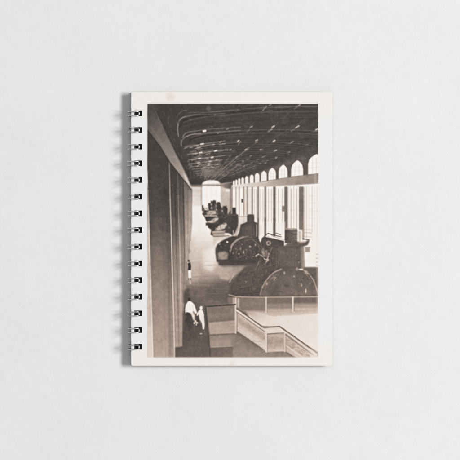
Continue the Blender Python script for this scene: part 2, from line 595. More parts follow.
for x, y, l, t in [(204.6, 131, 1.6, 238), (202.2, 144.2, 2.6, 226), (196, 145.8, 4, 170), (213.6, 144.6, 1.6, 172), (200.6, 152.7, 2.6, 222), (195.4, 153.6, 4, 172), (215.6, 151, 2.2, 226), (209.6, 151.8, 2.4, 160), (199.6, 158.5, 2.2, 214), (195.6, 159.2, 2.4, 165), (212.4, 157.2, 1.8, 218), (206.4, 157.8, 2, 160),
                   (198.6, 162.9, 2, 204), (210.2, 161.4, 1.8, 205), (197.6, 166.2, 1.4, 175), (208.6, 165.2, 1.8, 196), (217.6, 164.4, 1.6, 188), (203, 168.2, 1.8, 160), (213, 167.5, 1.8, 172), (216.4, 160, 1.2, 170), (207, 170.2, 1.8, 150)]:
    line([(x - l / 2, y + .22 * l / 2), (x + l / 2, y - .22 * l / 2)], 1.15 if t > 200 else .9, t, .92, .8)
# the fan of rods just above the far wall
poly([(196, 170), (224, 167), (230, 172), (214, 181), (203, 181)], 112, 2.0, .45)
for x0, y0, x1, y1 in [(197, 168, 197.6, 177), (203, 169, 200.6, 178), (208, 170, 204.6, 179), (213, 170.4, 207.4, 179.6), (219, 170, 210, 180), (224, 171, 213.6, 180), (228, 173.6, 217, 181), (192, 166, 194.4, 178), (189, 160, 191.4, 176)]:
    line([(x0, y0), (x1, y1)], .7, 148 if x0 > 199 else 112, .55, .6)
blob(208.6, 108.8, 2.4, 2.4, 104, .7, .9)
rect(148, 104, 320, 104.8, 64, .3, .6)
# dark, blotched strip between the ceiling and the left beam
poly([(152, 104), (176, 104), (178, 138), (181, 150), (188, 168), (195, 187), (191, 187), (182, 168), (172, 147), (160, 120)], 74, 1.0, .75)
for k in range(46):
    t = R.rand()
    x = 158 + 32 * t + R.uniform(-1, 5) * (1 - t) + 2; y = 112 + 72 * t + R.uniform(-8, 3)
    line([(x, y), (x + R.uniform(.3, 1.4), y + R.uniform(2, 5))], .7, R.uniform(58, 108), .5, .6)
line([(154, 104), (164, 121), (172, 140), (182, 162)], .6, 92, .5, .6)
line([(171, 104), (173, 120)], .7, 88, .5, .7)

# --- far end of the hall
poly([(190, 186.5), (233, 186.5), (236, 184), (320, 152), (320, 270), (190, 270)], 236, .4)
rect(190, 184.8, 203, 187.2, 150, .5, .7)
rect(191.5, 187.5, 201.5, 236, (192, 188, 214, 201, 215, 234), .5)
rect(191.5, 190.5, 201.5, 191.5, 196, .4, .6)
rect(191.5, 195.5, 201.5, 196.3, 202, .4, .6)
rect(201.2, 186, 202.4, 210, 172, .4, .8)
line([(191, 208.3), (195.5, 208.6), (198, 207.8), (201.5, 208.5)], .6, 95, .8, .4)
blob(196.2, 208, .9, .7, 60, .9)
poly([(202.4, 185)] + [(211.4 + 9.4 * math.cos(a), 184.6 - 4.6 * math.sin(a)) for a in np.linspace(math.pi, 0, 14)] + [(220.8, 185)], 240, .4)
poly([(202.4, 184.2), (221, 183.4), (221, 185.2), (202.4, 186)], 186, .35, .85)
rect(202.6, 186, 220.6, 216, 250, .4)
for x in (206.8, 211.4, 216):
    line([(x, 186.5), (x, 204)], .35, 228, .8)
for y in (190, 195, 200):
    line([(203, y), (220, y)], .3, 236, .7)
rect(220.7, 186, 231.6, 222, (221, 190, 205, 231, 215, 178), .5)
poly([(220.5, 183.6), (232.5, 181.8), (232.5, 185.4), (231, 189), (226, 188.2), (221, 186.4)], (221, 186, 165, 232, 186, 92), .5)
rect(226, 189.6, 230.2, 191.6, 232, .4)
line([(221, 184), (232, 182.2)], .6, 195, .7, .5)
rect(230.4, 188, 232, 216, 122, .5, .9)

# --- right wall: pier zone, arched lights, crane beam, tall windows
poly([(231, 186), (236, 180), (258, 172), (284, 161), (300, 152), (320, 145), (320, 176), (260, 184)], (240, 180, 120, 318, 160, 98), 1.2)
poly([(236, 179), (258, 170), (284, 159), (300, 150), (320, 142), (320, 151), (298, 158), (284, 163), (262, 170), (236, 181)], 86, 1.0, .8)
ARCH = [(308, 320.5, 317.0, 154.0, 173.6), (291.1, 302.9, 297.3, 160.3, 175.6), (278.5, 287.3, 283.2, 164.8, 178.4), (268.4, 275.7, 272.2, 167.9, 180.2), (260.9, 266.6, 263.9, 170.8, 181.6), (254.9, 259.3, 257.1, 172.9, 182.9), (249.8, 253.5, 251.6, 174.6, 183.8), (245.1, 248.3, 246.6, 176, 184.5), (241.3, 243.9, 242.5, 177.3, 185), (238.1, 240.4, 239.2, 178.3, 185.4), (235.4, 237.4, 236.3, 179.4, 185.7), (233.0, 234.8, 233.9, 180.4, 186)]
for n, (xl, xr, xa, yt, yb) in enumerate(ARCH):
    hw = (xr - xl) / 2
    ysp = yt + min((yb - yt) * .6, hw * 1.55)
    pts = [(xl, yb + 1)]
    for f in np.linspace(0, 1, 9):
        pts.append((xl + (xa - xl) * f, ysp - (ysp - yt) * math.sqrt(max(0, 4 - (2 - f) ** 2)) / 1.732))
    for f in np.linspace(1, 0, 9):
        pts.append((xr - (xr - xa) * f, ysp - (ysp - yt) * math.sqrt(max(0, 4 - (2 - f) ** 2)) / 1.732))
    pts.append((xr, yb + 1))
    poly(pts, 246, .3)
    if n < 6:
        for f in (.33, .66):
            line([(xl + 2 * hw * f, yt + 1.5 + hw * .25), (xl + 2 * hw * f, yb)], .4, 196, .75, .4)
        for f in (.45, .7):
            y = yt + (yb - yt) * f
            line([(xl + .5, y), (xr - .5, y - .3)], .35, 208, .7, .4)
poly([(231.5, 185.4), (260, 181.9), (290, 177.2), (318.5, 173.4), (318.5, 183.4), (300, 184.9), (260, 186.9), (231.5, 189.2)], (240, 187, 226, 305, 179, 146), .4)
line([(262, 181.6), (290, 177.2), (318.5, 173.4)], .7, 118, .6, .5)
rect(314, 174, 316.3, 183, 178, .6, .8)
rect(274, 180.4, 278, 185, 190, .9, .6)
line([(262, 187), (300, 185), (318.5, 183.6)], .5, 120, .5, .5)
# tall lights
poly([(231.8, 189.2), (260, 187), (300, 185), (320, 183.6), (320, 270), (250, 270), (231.8, 220)], 247, .4)
PIER = [(232.2, .9, 140), (235.9, .8, 150), (239.1, .8, 150), (243.6, .9, 140), (247.2, .9, 135), (252.2, 1.2, 125), (258.0, 1.5, 120), (265.1, 1.7, 118), (274.2, 2.3, 112), (285.8, 3.2, 116), (301.1, 4.6, 120)]
for (a, _, _), (b_, _, _) in zip(PIER[3:], PIER[4:]):
    for f in (.36, .68):
        x = a + (b_ - a) * f
        line([(x, 189), (x, 238)], .5 + .035 * (b_ - a), 190, .8, .4)
for x, t in ((306.4, 184), (308.6, 214), (311.8, 196), (314.4, 220), (316.8, 214), (290.2, 200), (293.6, 186), (297, 205)):
    line([(x, 186), (x, 250)], .7, t, .75, .5)
for y in np.arange(196, 240, 7.5):
    line([(262, y - 2.0), (318, y)], .4, 214, .55, .4)
rect(317.2, 184, 319, 268, 236, .5, .7)
for x, w, t in PIER:
    rect(x - w / 2, 186.5, x + w / 2, 240, [(185, t + 14), (215, t + 6), (240, t + 22)], .25)
    rect(x + w / 2, 187, x + w * .85, 240, t + 60, .25, .6)
rect(241.3, 199, 242.9, 202.6, 72, .35, .9)
rect(282, 205.8, 286, 211.6, 128, .4, .95)
rect(282.8, 206.4, 284, 211, 165, .4, .6)

# --- floor
poly([(190, 206), (206, 206), (216, 234), (222, 262), (262, 262), (262, 358), (174, 358), (183, 300), (188, 255)], [(205, 243), (230, 240), (240, 230), (250, 213), (262, 190), (274, 174), (282, 146), (290, 118), (298, 112), (306, 114), (320, 108), (340, 98), (357, 92)], .5)
poly([(183, 240), (196, 236), (199, 280), (183, 284)], (184, 250, 168, 199, 250, 222), 2.5, .5)
poly([(203, 250), (214, 246), (217, 262), (212, 272), (203, 268)], 240, 2.2, .75)
poly([(199, 284), (232, 276), (240, 296), (220, 303), (203, 297)], 102, 2.6, .75)
poly([(183, 286), (206, 286), (206, 297), (183, 300)], 116, 2.2, .6)
for k in range(70):
    y = 238 + 66 * R.rand() ** .8
    x = R.uniform(188, 214)
    line([(x, y), (x + R.uniform(6, 18), y + R.uniform(-.6, .3))], .45, R.choice([-1, 1]) * 14 + np.interp(y, [238, 262, 282, 290, 305], [232, 205, 160, 130, 118]), .35, .5)
line([(190, 276.6), (204, 276.2), (220, 276)], .5, 150, .7, .5)
line([(187, 267.2), (216, 264.5)], .4, 172, .6, .5)
line([(219, 262), (220, 279)], .5, 160, .5, .8)

# --- row of generators, far to near
poly([(206, 214), (236, 214), (240, 238), (216, 238), (210, 230)], 205, 1.0, .6)
def clutter(pts, n, lo, hi, alpha=.5, l0=.6, l1=3.0, w0=.3, w1=.7, p=1.0):
    """Fine machine detail inside an outline: rods, edges, ribs, bolts, as the lens caught them."""
    a = np.array(pts, float)
    m = len(a)
    while n > 0:
        x = R.uniform(a[:, 0].min(), a[:, 0].max()); y = R.uniform(a[:, 1].min(), a[:, 1].max())
        inside = False
        for k in range(m):
            (xa, ya), (xb, yb) = a[k], a[(k + 1) % m]
            if (ya > y) != (yb > y) and x < (xb - xa) * (y - ya) / (yb - ya) + xa:
                inside = not inside
        if not inside:
            continue
        n -= 1
        t = lo + (hi - lo) * R.rand() ** p
        g = R.choice([0, math.pi / 2, R.uniform(-1.5, 1.5), R.uniform(-.6, .2)])
        L_ = R.uniform(l0, l1) / 2
        line([(x - L_ * math.cos(g), y - L_ * math.sin(g)), (x + L_ * math.cos(g), y + L_ * math.sin(g))], R.uniform(w0, w1), t, alpha * R.uniform(.4, 1), .5)


def lump(pts, tone, n=14, soft=.3):
    tone = tone + (6 if max(q[1] for q in pts) > 240 else 2)
    poly(pts, tone, soft)
    clutter(pts, n, tone - 26, tone + 40, .5, .5, 1.8, .5, 1.1)


lump([(202.2, 214), (202.4, 207), (204, 207.6), (205, 210.5), (208.5, 210), (208.5, 203), (210.5, 203.5), (211, 200.4), (213, 202), (213.4, 199.8), (215.8, 200.6), (216.5, 203.8), (218, 202.4), (220.4, 203.2), (220.6, 212), (214, 216), (205, 217)], 92, 24)
poly([(206.5, 212.5), (209, 210.8), (215.5, 211), (215.8, 213.6), (210, 215.4), (206.5, 215)], 186, .4)
line([(207, 211.8), (209.5, 214.2), (213, 211.6)], .6, 110, .8, .4)
lump([(204, 215.6), (218, 214), (221, 203.2), (219, 222), (207, 222)], 84, 14)
poly([(205, 215.2), (216, 215.4), (217, 216.2), (205, 216.2)], 190, .3, .8)
lump([(217.4, 222), (218.5, 206), (220.5, 205.2), (222, 208.5), (223.5, 205.6), (226, 206.8), (227.6, 209), (227, 224), (222, 229), (206, 225), (205.6, 222.5)], 82, 22)
poly([(209.5, 222.4), (213, 218.6), (218, 217), (218.6, 219), (214.5, 221.8)], 182, .4, .9)
line([(207, 220), (211, 222.6), (214, 222.8)], .5, 160, .7, .4)
lump([(208, 227.5), (207.6, 222), (212, 223.4), (218, 222), (226, 216), (231, 210), (228, 233), (218, 231), (214, 236.5), (210.5, 234.5), (211.5, 229)], 80, 18)
poly([(214.6, 229.6), (219, 226), (225.8, 222.6), (227, 224), (224.4, 228.4), (217, 230.4)], 194, .45, .95)
blob(222.4, 226.6, 1.4, .7, 100, .8)
lump([(227, 232), (226.6, 217.5), (228, 214.2), (232.2, 213.6), (232.4, 208.4), (233.4, 207.4), (235.6, 207.6), (236, 213.4), (238, 214.6), (238.8, 222), (237.6, 233), (232, 235)], 84, 20)
poly([(212, 231.4), (224.6, 230.8), (224.6, 235.6), (213.5, 236.4)], 168, .4)
line([(213, 233.2), (225, 232.4)], .5, 110, .7, .4)
line([(224, 231), (224.4, 235)], .5, 225, .7, .4)
poly([(213, 236.6), (230, 235.4), (228, 239), (218, 241), (213.5, 245)], 205, .6, .8)
poly([(238.4, 216), (247, 215), (247, 224), (240, 232), (236, 240), (234, 234), (238, 228)], 214, .5, .8)
poly([(236, 229), (240.6, 222), (241.4, 223), (236.8, 236)], 200, .4)
for x in (241.5, 244.5):
    line([(x, 200), (x, 222)], .4, 205, .6, .4)
line([(238.5, 216.4), (247, 216)], .5, 150, .7, .4)
clutter([(206, 216), (214, 204), (226, 208), (234, 216), (237, 230), (222, 230), (212, 230), (207, 222)], 60, 60, 130, .6, .4, 1.6, .3, .6, 1.6)
rect(201, 205, 203.2, 213, 236, .5, .9)
for x, y, w_, h_ in ((202.6, 208, 1.3, 6), (205.4, 211, 2.2, 1.4), (206.4, 214, 3.2, 1.2), (209.4, 206, 1.6, 5), (213.4, 203.4, 1.8, 5), (218.6, 206, 3.0, 8), (225.2, 210, 3.2, 8), (233.9, 211, 3.0, 6)):
    rect(x - w_ / 2, y - h_ / 2, x + w_ / 2, y + h_ / 2, 76, .35, .85)
for x, y in ((211.4, 204.4), (211.6, 208), (216, 205.6), (216.4, 209.6), (222.2, 210.8), (228.6, 212.6), (207.2, 209.4), (204.2, 206.4)):
    blob(x, y, .7, 1.1, R.uniform(176, 222), .8, .7)
poly([(207, 212.8), (209.4, 210.6), (215.6, 211.2), (215.8, 213.6), (210, 215), (207, 214.6)], 188, .35, .85)
poly([(204.6, 215.2), (216.4, 215.2), (218, 216.2), (205, 216.5)], 204, .25, .95)
poly([(204.8, 216.6), (213, 216.8), (210.6, 219.8), (206, 221)], 70, .4, .9)
poly([(207, 221.4), (211.6, 220.4), (214.6, 218.2), (218.4, 216.8), (218.8, 218.8), (215, 221.6), (208.6, 222.8)], 190, .35, .92)
poly([(208, 224), (215, 222.8), (217.6, 221), (218, 226), (213.6, 231), (209.6, 228.4)], 70, .5, .8)
poly([(214.8, 229.6), (219, 225.8), (225.8, 222.8), (227, 224.2), (224.6, 228.4), (217, 230.2)], 200, .35, .95)
rect(219.4, 215, 226, 222, 70, 1.0, .6)
rect(228.2, 216, 237.2, 230, 74, .9, .6)
line([(228, 214.8), (237.6, 214.8)], .5, 120, .7, .4)
line([(230.6, 216), (230.6, 230)], .5, 100, .6, .5)
poly([(212, 231.6), (224.6, 231), (224.6, 235.4), (213.4, 236.2)], 176, .35, .9)
line([(212.6, 231.4), (225, 230.6)], .5, 226, .8, .4)
line([(213, 233.6), (225, 232.8)], .5, 104, .8, .4)
line([(213.4, 236.6), (229, 235.6)], .6, 84, .85, .4)
FAR = [(203, 209), (209, 204), (218, 204), (228, 209), (237, 216), (237, 231), (222, 231), (212, 230), (206, 220)]
clutter(FAR, 80, 64, 190, .75, .3, 1.5, .35, .8, 1.5)
clutter(FAR, 90, 62, 110, .7, .3, 1.4, .4, .9, 1.0)
clutter([(207, 211), (216, 211), (226, 223), (224, 229), (215, 230)], 22, 90, 130, .7, .3, 1.2, .3, .7)
i0_, i1_, j0_, j1_ = window(200, 239, 198, 239, 0)
img[j0_:j1_, i0_:i1_] = .4 * img[j0_:j1_, i0_:i1_] + .6 * blur(img[j0_:j1_, i0_:i1_], .3)
# second machine
poly([(215.6, 254), (215.4, 248.5), (217.6, 244), (222, 240.4), (229, 237), (236, 235), (240, 240), (238, 262), (217, 262)], 78, .4)
lump([(236, 239), (239.4, 231), (240.4, 224.4), (247, 221.8), (247.2, 215.6), (248, 214.4), (253.4, 214.4), (254.2, 216), (254.2, 221.6), (257.6, 223), (258.4, 226), (258.2, 238), (262, 246), (262, 265), (232, 265)], 82, 30)
rect(248.8, 215.2, 253, 222, 96, .5, .6)
rect(247.6, 214.4, 254, 215.2, 120, .3, .8)
line([(257.2, 223), (257.2, 238)], .7, 150, .8, .5)
rect(241.5, 225.5, 252, 236, 92, 1.5, .6)
line([(230.6, 251), (231.8, 246.6), (234.6, 242.6), (238.5, 239.4), (243.6, 236.8), (248, 236)], .9, 158, .85, .5)
line([(233, 250), (235.6, 244.5), (240, 241)], .5, 122, .6, .5)
line([(235.2, 236.4), (237.4, 231), (240.2, 226.8)], .7, 175, .8, .5)
line([(251, 238), (256.4, 242.4), (259.8, 249), (260.6, 255)], .6, 128, .8, .5)
for x, y, r, t in [(219.6, 244, .9, 165), (227.2, 241.7, 1.1, 205), (221, 246.5, .7, 120), (255.4, 244.6, .8, 165), (240, 249, .9, 120), (243.5, 252.5, .9, 128), (236.5, 252, .8, 118), (250, 250, .9, 130), (253, 256, 1.0, 120), (246, 258, .8, 110), (240, 257, .8, 125)]:
    blob(x, y, r, r * .8, t, .85, .8)
for _ in range(26):
    x = R.uniform(233, 261); y = R.uniform(244, 263)
    line([(x, y), (x + R.uniform(-1, 1), y + R.uniform(1, 3.4))], .5, R.uniform(60, 140), .5, .5)
poly([(217.4, 253.8), (219, 251.8), (225, 251.2), (228, 253), (227.4, 258.6), (222, 260), (218.2, 258.6)], 158, .7)
poly([(216.6, 248), (218, 246.6), (218.4, 262), (216.4, 261)], 96, .5, .7)
rect(219, 260, 262, 265.4, 78, .6)
# light floor between the machines
poly([(217.4, 265.4), (245.2, 265.4), (233.4, 274.8), (228.6, 280.4), (220, 278.4)], (218, 270, 184, 240, 268, 164), .8)
line([(231, 266), (231.4, 275)], .5, 190, .6, .6)
line([(229.4, 282), (232.8, 276), (234.5, 273.5)], 1.0, 205, .7, .7)
SECOND = [(216, 250), (220, 242), (237, 236), (241, 225), (257, 224), (258, 238), (262, 246), (261, 263), (218, 262)]
clutter(SECOND, 90, 62, 116, .5, .4, 2.4, .3, .7, 1.5)
clutter([(231, 250), (240, 240), (250, 238), (260, 250), (260, 263), (233, 263)], 70, 60, 150, .55, .4, 2.0, .3, .6, 1.8)
rect(243, 224, 254, 237, 100, 2.2, .6)
line([(256.3, 224.5), (256.3, 236)], .6, 190, .85, .4)
line([(257.4, 223.4), (257.4, 238)], .6, 66, .8, .4)
poly([(258.8, 225), (261.6, 224.4), (261.8, 233), (260, 236.6), (258.8, 237)], 178, .4, .9)
curve([(230.8, 247.4), (232.2, 244.4), (234.8, 241.4), (238.6, 238.8), (243.4, 236.9)], 1.3, 160, .85, .8)
curve([(234.6, 235.6), (236.8, 232.4), (238.8, 228.4)], .9, 184, .85, .6)
line([(233.2, 230.6), (233.4, 233.4)], 1.0, 190, .8, .6)
for x, y, rx, ry, t in [(219.8, 243.6, 1.2, .7, 138), (227.2, 241.8, .95, .9, 215), (240.6, 248, .7, 1.2, 150), (243.5, 252, .6, 1.6, 172), (238.8, 253.6, .9, .8, 160), (233, 253, .8, 1.2, 122), (230, 250.4, .8, .8, 126), (250, 246.4, 1.2, 1.0, 158), (236, 248.6, .8, .7, 136), (246.4, 249.6, .7, .8, 124), (255.4, 244.8, .6, 1.2, 158), (247.6, 256.4, .8, .6, 112), (242, 244.4, .8, .6, 128)]:
    blob(x, y, rx, ry, t, .9, .7)
poly([(219, 259.6), (232, 262), (262, 263), (262, 266), (240, 266.4), (222, 266.4), (218, 263)], 98, 1.0, .6)
# piping and exciter parts between second and third machine
poly([(258.4, 222), (285, 222), (285, 238), (262, 244), (258.6, 236)], 238, .5, .7)
for x, w, t in PIER[6:9]:
    rect(x - w / 2, 218, x + w / 2, 236, t - 2, .3)
lump([(260.6, 252), (260.4, 242), (261.6, 238), (264, 236.2), (268, 236), (274, 238.4), (284, 240.8), (284, 262), (272, 270), (258, 270), (258.5, 258)], 84, 30)
line([(264.5, 235.6), (268, 233.2), (272, 234.6), (281, 236.6)], .8, 84, .9, .4)
line([(266, 236.4), (272, 237.4), (281.6, 238.8)], 1.1, 232, .9, .5)
line([(271, 235.4), (284, 239.8)], .6, 150, .8, .5)
line([(276, 233), (280.5, 234.6)], .8, 105, .8, .4)
for a in np.arange(0, 6.28, .9):
    blob(268.4 + 1.9 * math.cos(a), 243 + 1.9 * math.sin(a), .75, .75, 190, .8, .8)
poly([(261.6, 249), (263.2, 247.6), (264.6, 252), (265.2, 257), (263.6, 256.6), (261.8, 253)], 186, .4, .85)
poly([(265.4, 250), (267, 249.6), (267.2, 254), (266, 258)], 164, .4, .8)
line([(266.4, 260.5), (268, 256), (268.4, 252.6)], .8, 206, .8, .5)
line([(255.8, 255.8), (258, 254), (261, 255), (265, 259.2), (268.6, 259)], 1.0, 205, .85, .5)
line([(257, 257.5), (262, 256.4), (263.8, 260.5)], .7, 60, .8, .5)
line([(266.8, 262), (269, 254), (272, 247)], .7, 178, .75, .5)
line([(264.2, 266), (266.4, 261), (268.5, 260)], .9, 215, .8, .5)
speck(262, 245, 280, 268, 34, 60, 150, .4, 1.0, .6)
# third machine: body left of the dome
lump([(229.6, 296.5), (229.8, 288), (232.4, 281.4), (245, 266), (262, 263), (272, 262), (275, 298), (232, 298)], 84, 40, .9)
poly([(232.4, 281.4), (245, 266), (262, 263), (264, 268), (248, 270), (238, 282)], 98, 1.4, .6)
line([(252.4, 275.4), (255, 270), (258.6, 261.6)], .7, 150, .7, .5)
line([(255.4, 276), (258, 270), (261, 263)], .6, 128, .6, .5)
blob(245.8, 281.2, 1.0, .9, 122, .8, .8)
blob(238, 280.5, 1.8, 1.4, 66, .6, .8)
clutter([(259, 242), (270, 243), (270, 262), (262, 268), (257, 262)], 70, 62, 170, .6, .4, 2.8, .3, .7, 1.8)
poly([(234, 284), (247, 268), (268, 264), (262, 296), (233, 296)], 97, 1.8, .7)
clutter([(234, 282), (246, 268), (268, 264), (262, 296), (233, 296)], 110, 74, 128, .45, .5, 4.0, .3, .7, 1.5)
poly([(226, 300), (228, 284), (236, 274), (243, 270), (236, 284), (233, 298)], 96, 1.6, .5)
# tower
poly([(296.6, 229), (302.4, 229.6), (302.6, 241), (306, 243), (308.6, 240), (308.6, 232), (316, 232), (318.4, 268), (302, 268)], 240, .5, .85)
for y in (229.5, 232.4, 236.4):
    line([(303, y), (311.5, y + .4)], .5, 165, .7, .4)
line([(302.6, 226), (302.6, 240)], .6, 160, .7, .4)
poly([(284.8, 243), (284.8, 230), (286, 228.4), (296, 228.4), (297.4, 230), (297.4, 243)], (285, 236, 84, 297, 236, 122), .35)
for y in (232.5, 236, 239.4):
    line([(292.5, y), (297, y - .2)], .7, 168, .6, .5)
rect(285.4, 228.2, 296.4, 229.6, 186, .35, .8)
for k in range(26):
    x = R.uniform(286, 296.6); y = R.uniform(230, 242)
    line([(x, y), (x, y + R.uniform(.8, 2.4))], .5, R.uniform(78, 132), .5, .5)
rect(297.4, 231, 299.2, 243, 214, .4)
rect(299.2, 231, 300.2, 242, 170, .4)
poly([(276, 247.6), (280.4, 243.6), (285, 242.2)], 84, 1.0, .6)
poly([(284, 246.4), (287, 243), (297.5, 241.8), (304.6, 241.6), (308.4, 239.6), (309.4, 240.6), (307.6, 244.8), (303.4, 246.4)], 82, .55, .85)
line([(293, 247), (303, 246.8)], .5, 130, .6, .5)
line([(298, 243.6), (304.4, 243.2)], .6, 128, .6, .5)
poly([(298, 241.4), (307.8, 240.4), (305, 242.6), (299.6, 243)], 190, .4, .8)
line([(302.6, 238.6), (309, 239.6)], .8, 90, .9, .4)
lump([(273, 252), (276, 248), (280, 245.6), (303, 245.8), (303.4, 268), (271, 272), (268, 262)], 86, 18)
rect(279, 247, 300, 267, 112, 2.0, .75)
for x in np.arange(276, 303, 1.9):
    line([(x, 247.5), (x + .1, 266)], R.uniform(.4, .9), R.uniform(92, 126), .5, .6)
poly([(271, 247), (278, 246), (277, 266), (270, 268)], 92, 1.6, .7)
poly([(299.8, 246.4), (304, 246), (305, 268.5), (300.4, 268.5)], (300, 256, 118, 305, 256, 176), .4)
poly([(304.6, 247.4), (309.8, 247.4), (309.6, 251.8), (305.2, 252)], 158, .5)
line([(305, 247.2), (310, 247)], .6, 110, .8, .4)
for y in (254, 258, 262, 265):
    line([(316, y), (318, y)], .5, 150, .8, .4)
rect(303.6, 266.8, 318.3, 269, 118, .5, .9)
poly([(303, 268), (318.3, 268), (318.3, 297.4), (303, 297.4)], (304, 275, 112, 318, 290, 96), .5)
# dome
dome = [(289 + 29.4 * math.cos(a), 297.4 - 29.6 * math.sin(a) ** .92) for a in np.linspace(0.0001, math.pi - .0001, 40)]
poly(dome, (289, 268, 100, 289, 298, 120), .5)
line([(260, 294), (262, 287.6), (265.4, 281), (270, 275.4), (275, 271.4), (281, 268.8)], 1.0, 178, .85, .6)
line([(261.2, 295), (264, 286), (269, 278.5)], .6, 112, .6, .6)
line([(304, 270.4), (309.2, 274), (313.6, 280.6), (316.4, 288), (317.6, 293)], 1.2, 168, .9, .6)
line([(303, 272), (307.4, 275.4), (311.4, 281.6)], .9, 140, .6, .7)
blob(306.2, 272, 1.5, 2.2, 182, .75, .9, -.6)
for x, y, rx, ry, t in [(284.2, 272.6, .9, 1.4, 152), (293.8, 276, .9, .9, 128), (275, 277.6, 1.2, .9, 128), (266.5, 283.8, .9, 1.3, 140), (265.4, 286.5, .7, .8, 120), (301.2, 284.6, .8, 1.6, 142), (305.6, 290.6, .7, 2.2, 178), (301.8, 279.6, .7, .9, 112), (297, 269, 1.8, 1.2, 130), (287, 285, 3, 2, 92), (272, 274.6, 1, .7, 120), (273.6, 282.8, .7, .6, 118), (296, 283, .8, .7, 106), (280, 290, .7, .6, 104), (291, 291, .8, .6, 100)]:
    blob(x, y, rx, ry, t, .85, .8)
speck(264, 274, 314, 296, 150, 70, 128, .3, .9, .5)
speck(244, 272, 264, 295, 60, 66, 124, .3, 1.0, .5)
speck(220, 243, 260, 262, 80, 58, 132, .3, .8, .5)
speck(272, 247, 302, 268, 50, 76, 112, .3, 1.2, .4)
line([(270, 296), (271.4, 288), (275, 281), (281, 276.4)], .5, 118, .5, .6)
line([(277, 296), (300, 296)], .6, 112, .5, .6)
for x in (276, 283, 290, 297, 304):
    line([(x, 278 + abs(x - 289) * .4), (289 + (x - 289) * 1.25, 296)], .45, 108, .4, .5)
for y in (249, 253.5, 258, 262.5):
    line([(274, y), (302, y - .4)], .4, 104, .35, .5)
poly([(230, 288), (262, 288), (262, 297), (230, 297)], 92, 1.5, .4)

clutter([(262, 294), (268, 280), (279, 271), (300, 270), (312, 282), (316, 296)], 110, 84, 136, .45, .4, 2.4, .3, .7, 1.7)
clutter([(272, 250), (302, 248), (302, 268), (272, 268)], 60, 76, 116, .4, .6, 4.0, .3, .8)
clutter([(286, 230), (297, 230), (297, 243), (286, 243)], 40, 74, 140, .5, .4, 2.0, .3, .6)
clutter([(304, 270), (318, 270), (318, 294), (316, 290)], 24, 80, 130, .5, .5, 3, .3, .6)
speck(240, 224, 258, 262, 40, 96, 150, .3, .7, .5)
speck(258, 244, 300, 268, 46, 92, 140, .3, .8, .45)
for x, y, x2, y2, t in [(270, 252, 270.6, 266, 112), (276.4, 250, 276.6, 267, 116), (262, 268, 275, 264, 118), (248, 272, 262, 268.6, 112), (238, 288, 258, 284, 106), (236, 293, 259, 291.6, 104), (250, 290, 252, 276, 106), (245, 240.6, 250, 239.4, 120), (258.6, 246, 261, 258, 118), (241, 238, 256, 237, 118), (243, 228, 243.4, 236, 112), (254, 226, 254.2, 236, 116)]:
    line([(x, y), (x2, y2)], .6, t, .6, .6)
    line([(x + .8, y + .5), (x2 + .8, y2 + .5)], .5, 66, .5, .6)
for x, y, t in [(246, 281.4, 138), (252, 284, 116), (259, 279, 122), (255, 288, 112), (241, 290, 110), (262, 274.6, 128), (266, 271, 132), (278, 262, 118), (272.6, 258, 122), (283, 252, 120), (289, 262, 126), (296, 255, 132), (298.6, 262, 146), (301.4, 252, 160)]:
    blob(x, y, R.uniform(.5, .9), R.uniform(.5, .9), t, .8, .7)
for a in (.55, .8, .95, 2.0, 2.28, 2.4, 2.52, 2.75):
    q = a + R.uniform(-.05, .05); g_ = 25.5 + R.uniform(-2, 1.5)
    blob(289 + g_ * math.cos(q), 297 - g_ * math.sin(q) ** .92, R.uniform(.4, .8), R.uniform(.4, .8), R.uniform(126, 165), .7, .8)
curve([(263.5, 294), (266, 286), (270, 279.6), (276, 274.4)], .6, 134, .5, .6)
poly([(284, 297), (285.5, 276), (292, 272), (296, 276), (297, 297)], 128, 2.5, .35)
poly([(268, 297), (271, 286), (277, 280), (280, 297)], 92, 2.0, .4)
poly([(300, 297), (301, 282), (306, 281), (311, 288), (312, 297)], 126, 2.0, .4)
line([(262, 295.4), (316, 295)], .8, 88, .4, .6)
for x, y, rx, ry, t in [(284.2, 272.6, .9, 1.4, 168), (293.8, 276, .9, .9, 160), (275, 277.6, 1.3, .9, 150), (274.2, 279.6, .6, 1.0, 156), (266.6, 283.4, 1.1, 1.5, 168), (301.2, 284.6, .8, 1.8, 162), (305.6, 290.6, .7, 2.3, 196), (301.8, 279.6, .7, .9, 130), (297, 268.6, 1.2, 1.6, 150)]:
    blob(x, y, rx, ry, t, .85, .8)
# --- gallery rail and light wall on the right
poly([(228, 297.2), (318.3, 296.8), (318.3, 314), (252, 315), (228, 303)], [(297, 138), (300, 126), (306, 132), (309, 150), (312, 178)], .7)
rect(239.4, 298.2, 265, 309.6, (240, 300, 124, 262, 308, 138), .6)
rect(266.6, 298, 292, 303.8, (266, 298, 132, 292, 304, 124), .6)
rect(266.6, 303.4, 292, 309, 150, .9)
rect(266.6, 308.6, 292, 312, 186, .8)
rect(293.4, 297.8, 318, 303.6, (293, 298, 112, 318, 304, 122), .6)
rect(293.4, 303.4, 318, 308, 168, .9)
rect(293.4, 307.4, 318, 310.6, 192, .8)
for x in np.arange(240.6, 318, 1.7):
    line([(x, 298), (x, 309.5 if x < 265 else 304)], .45, 146 if x < 265 else 96, .3, .5)
poly([(246, 312.4), (292, 311.4), (318.3, 309.6), (318.3, 313.2), (292, 314.6), (250, 316)], 196, .6)
line([(229, 294.4), (236, 296.4), (262, 297), (318.3, 296.4)], 1.0, 182, .9, .5)
line([(244, 297.8), (318.3, 297.6)], .5, 110, .5, .4)
for x, y0, y1 in ((266, 296.6, 313), (292.7, 296.4, 311.6)):
    rect(x - .7, y0, x + .8, y1, 212, .3)
    line([(x + 1.2, y0 + 1), (x + 1.2, y1 - 1)], .5, 112, .5, .4)
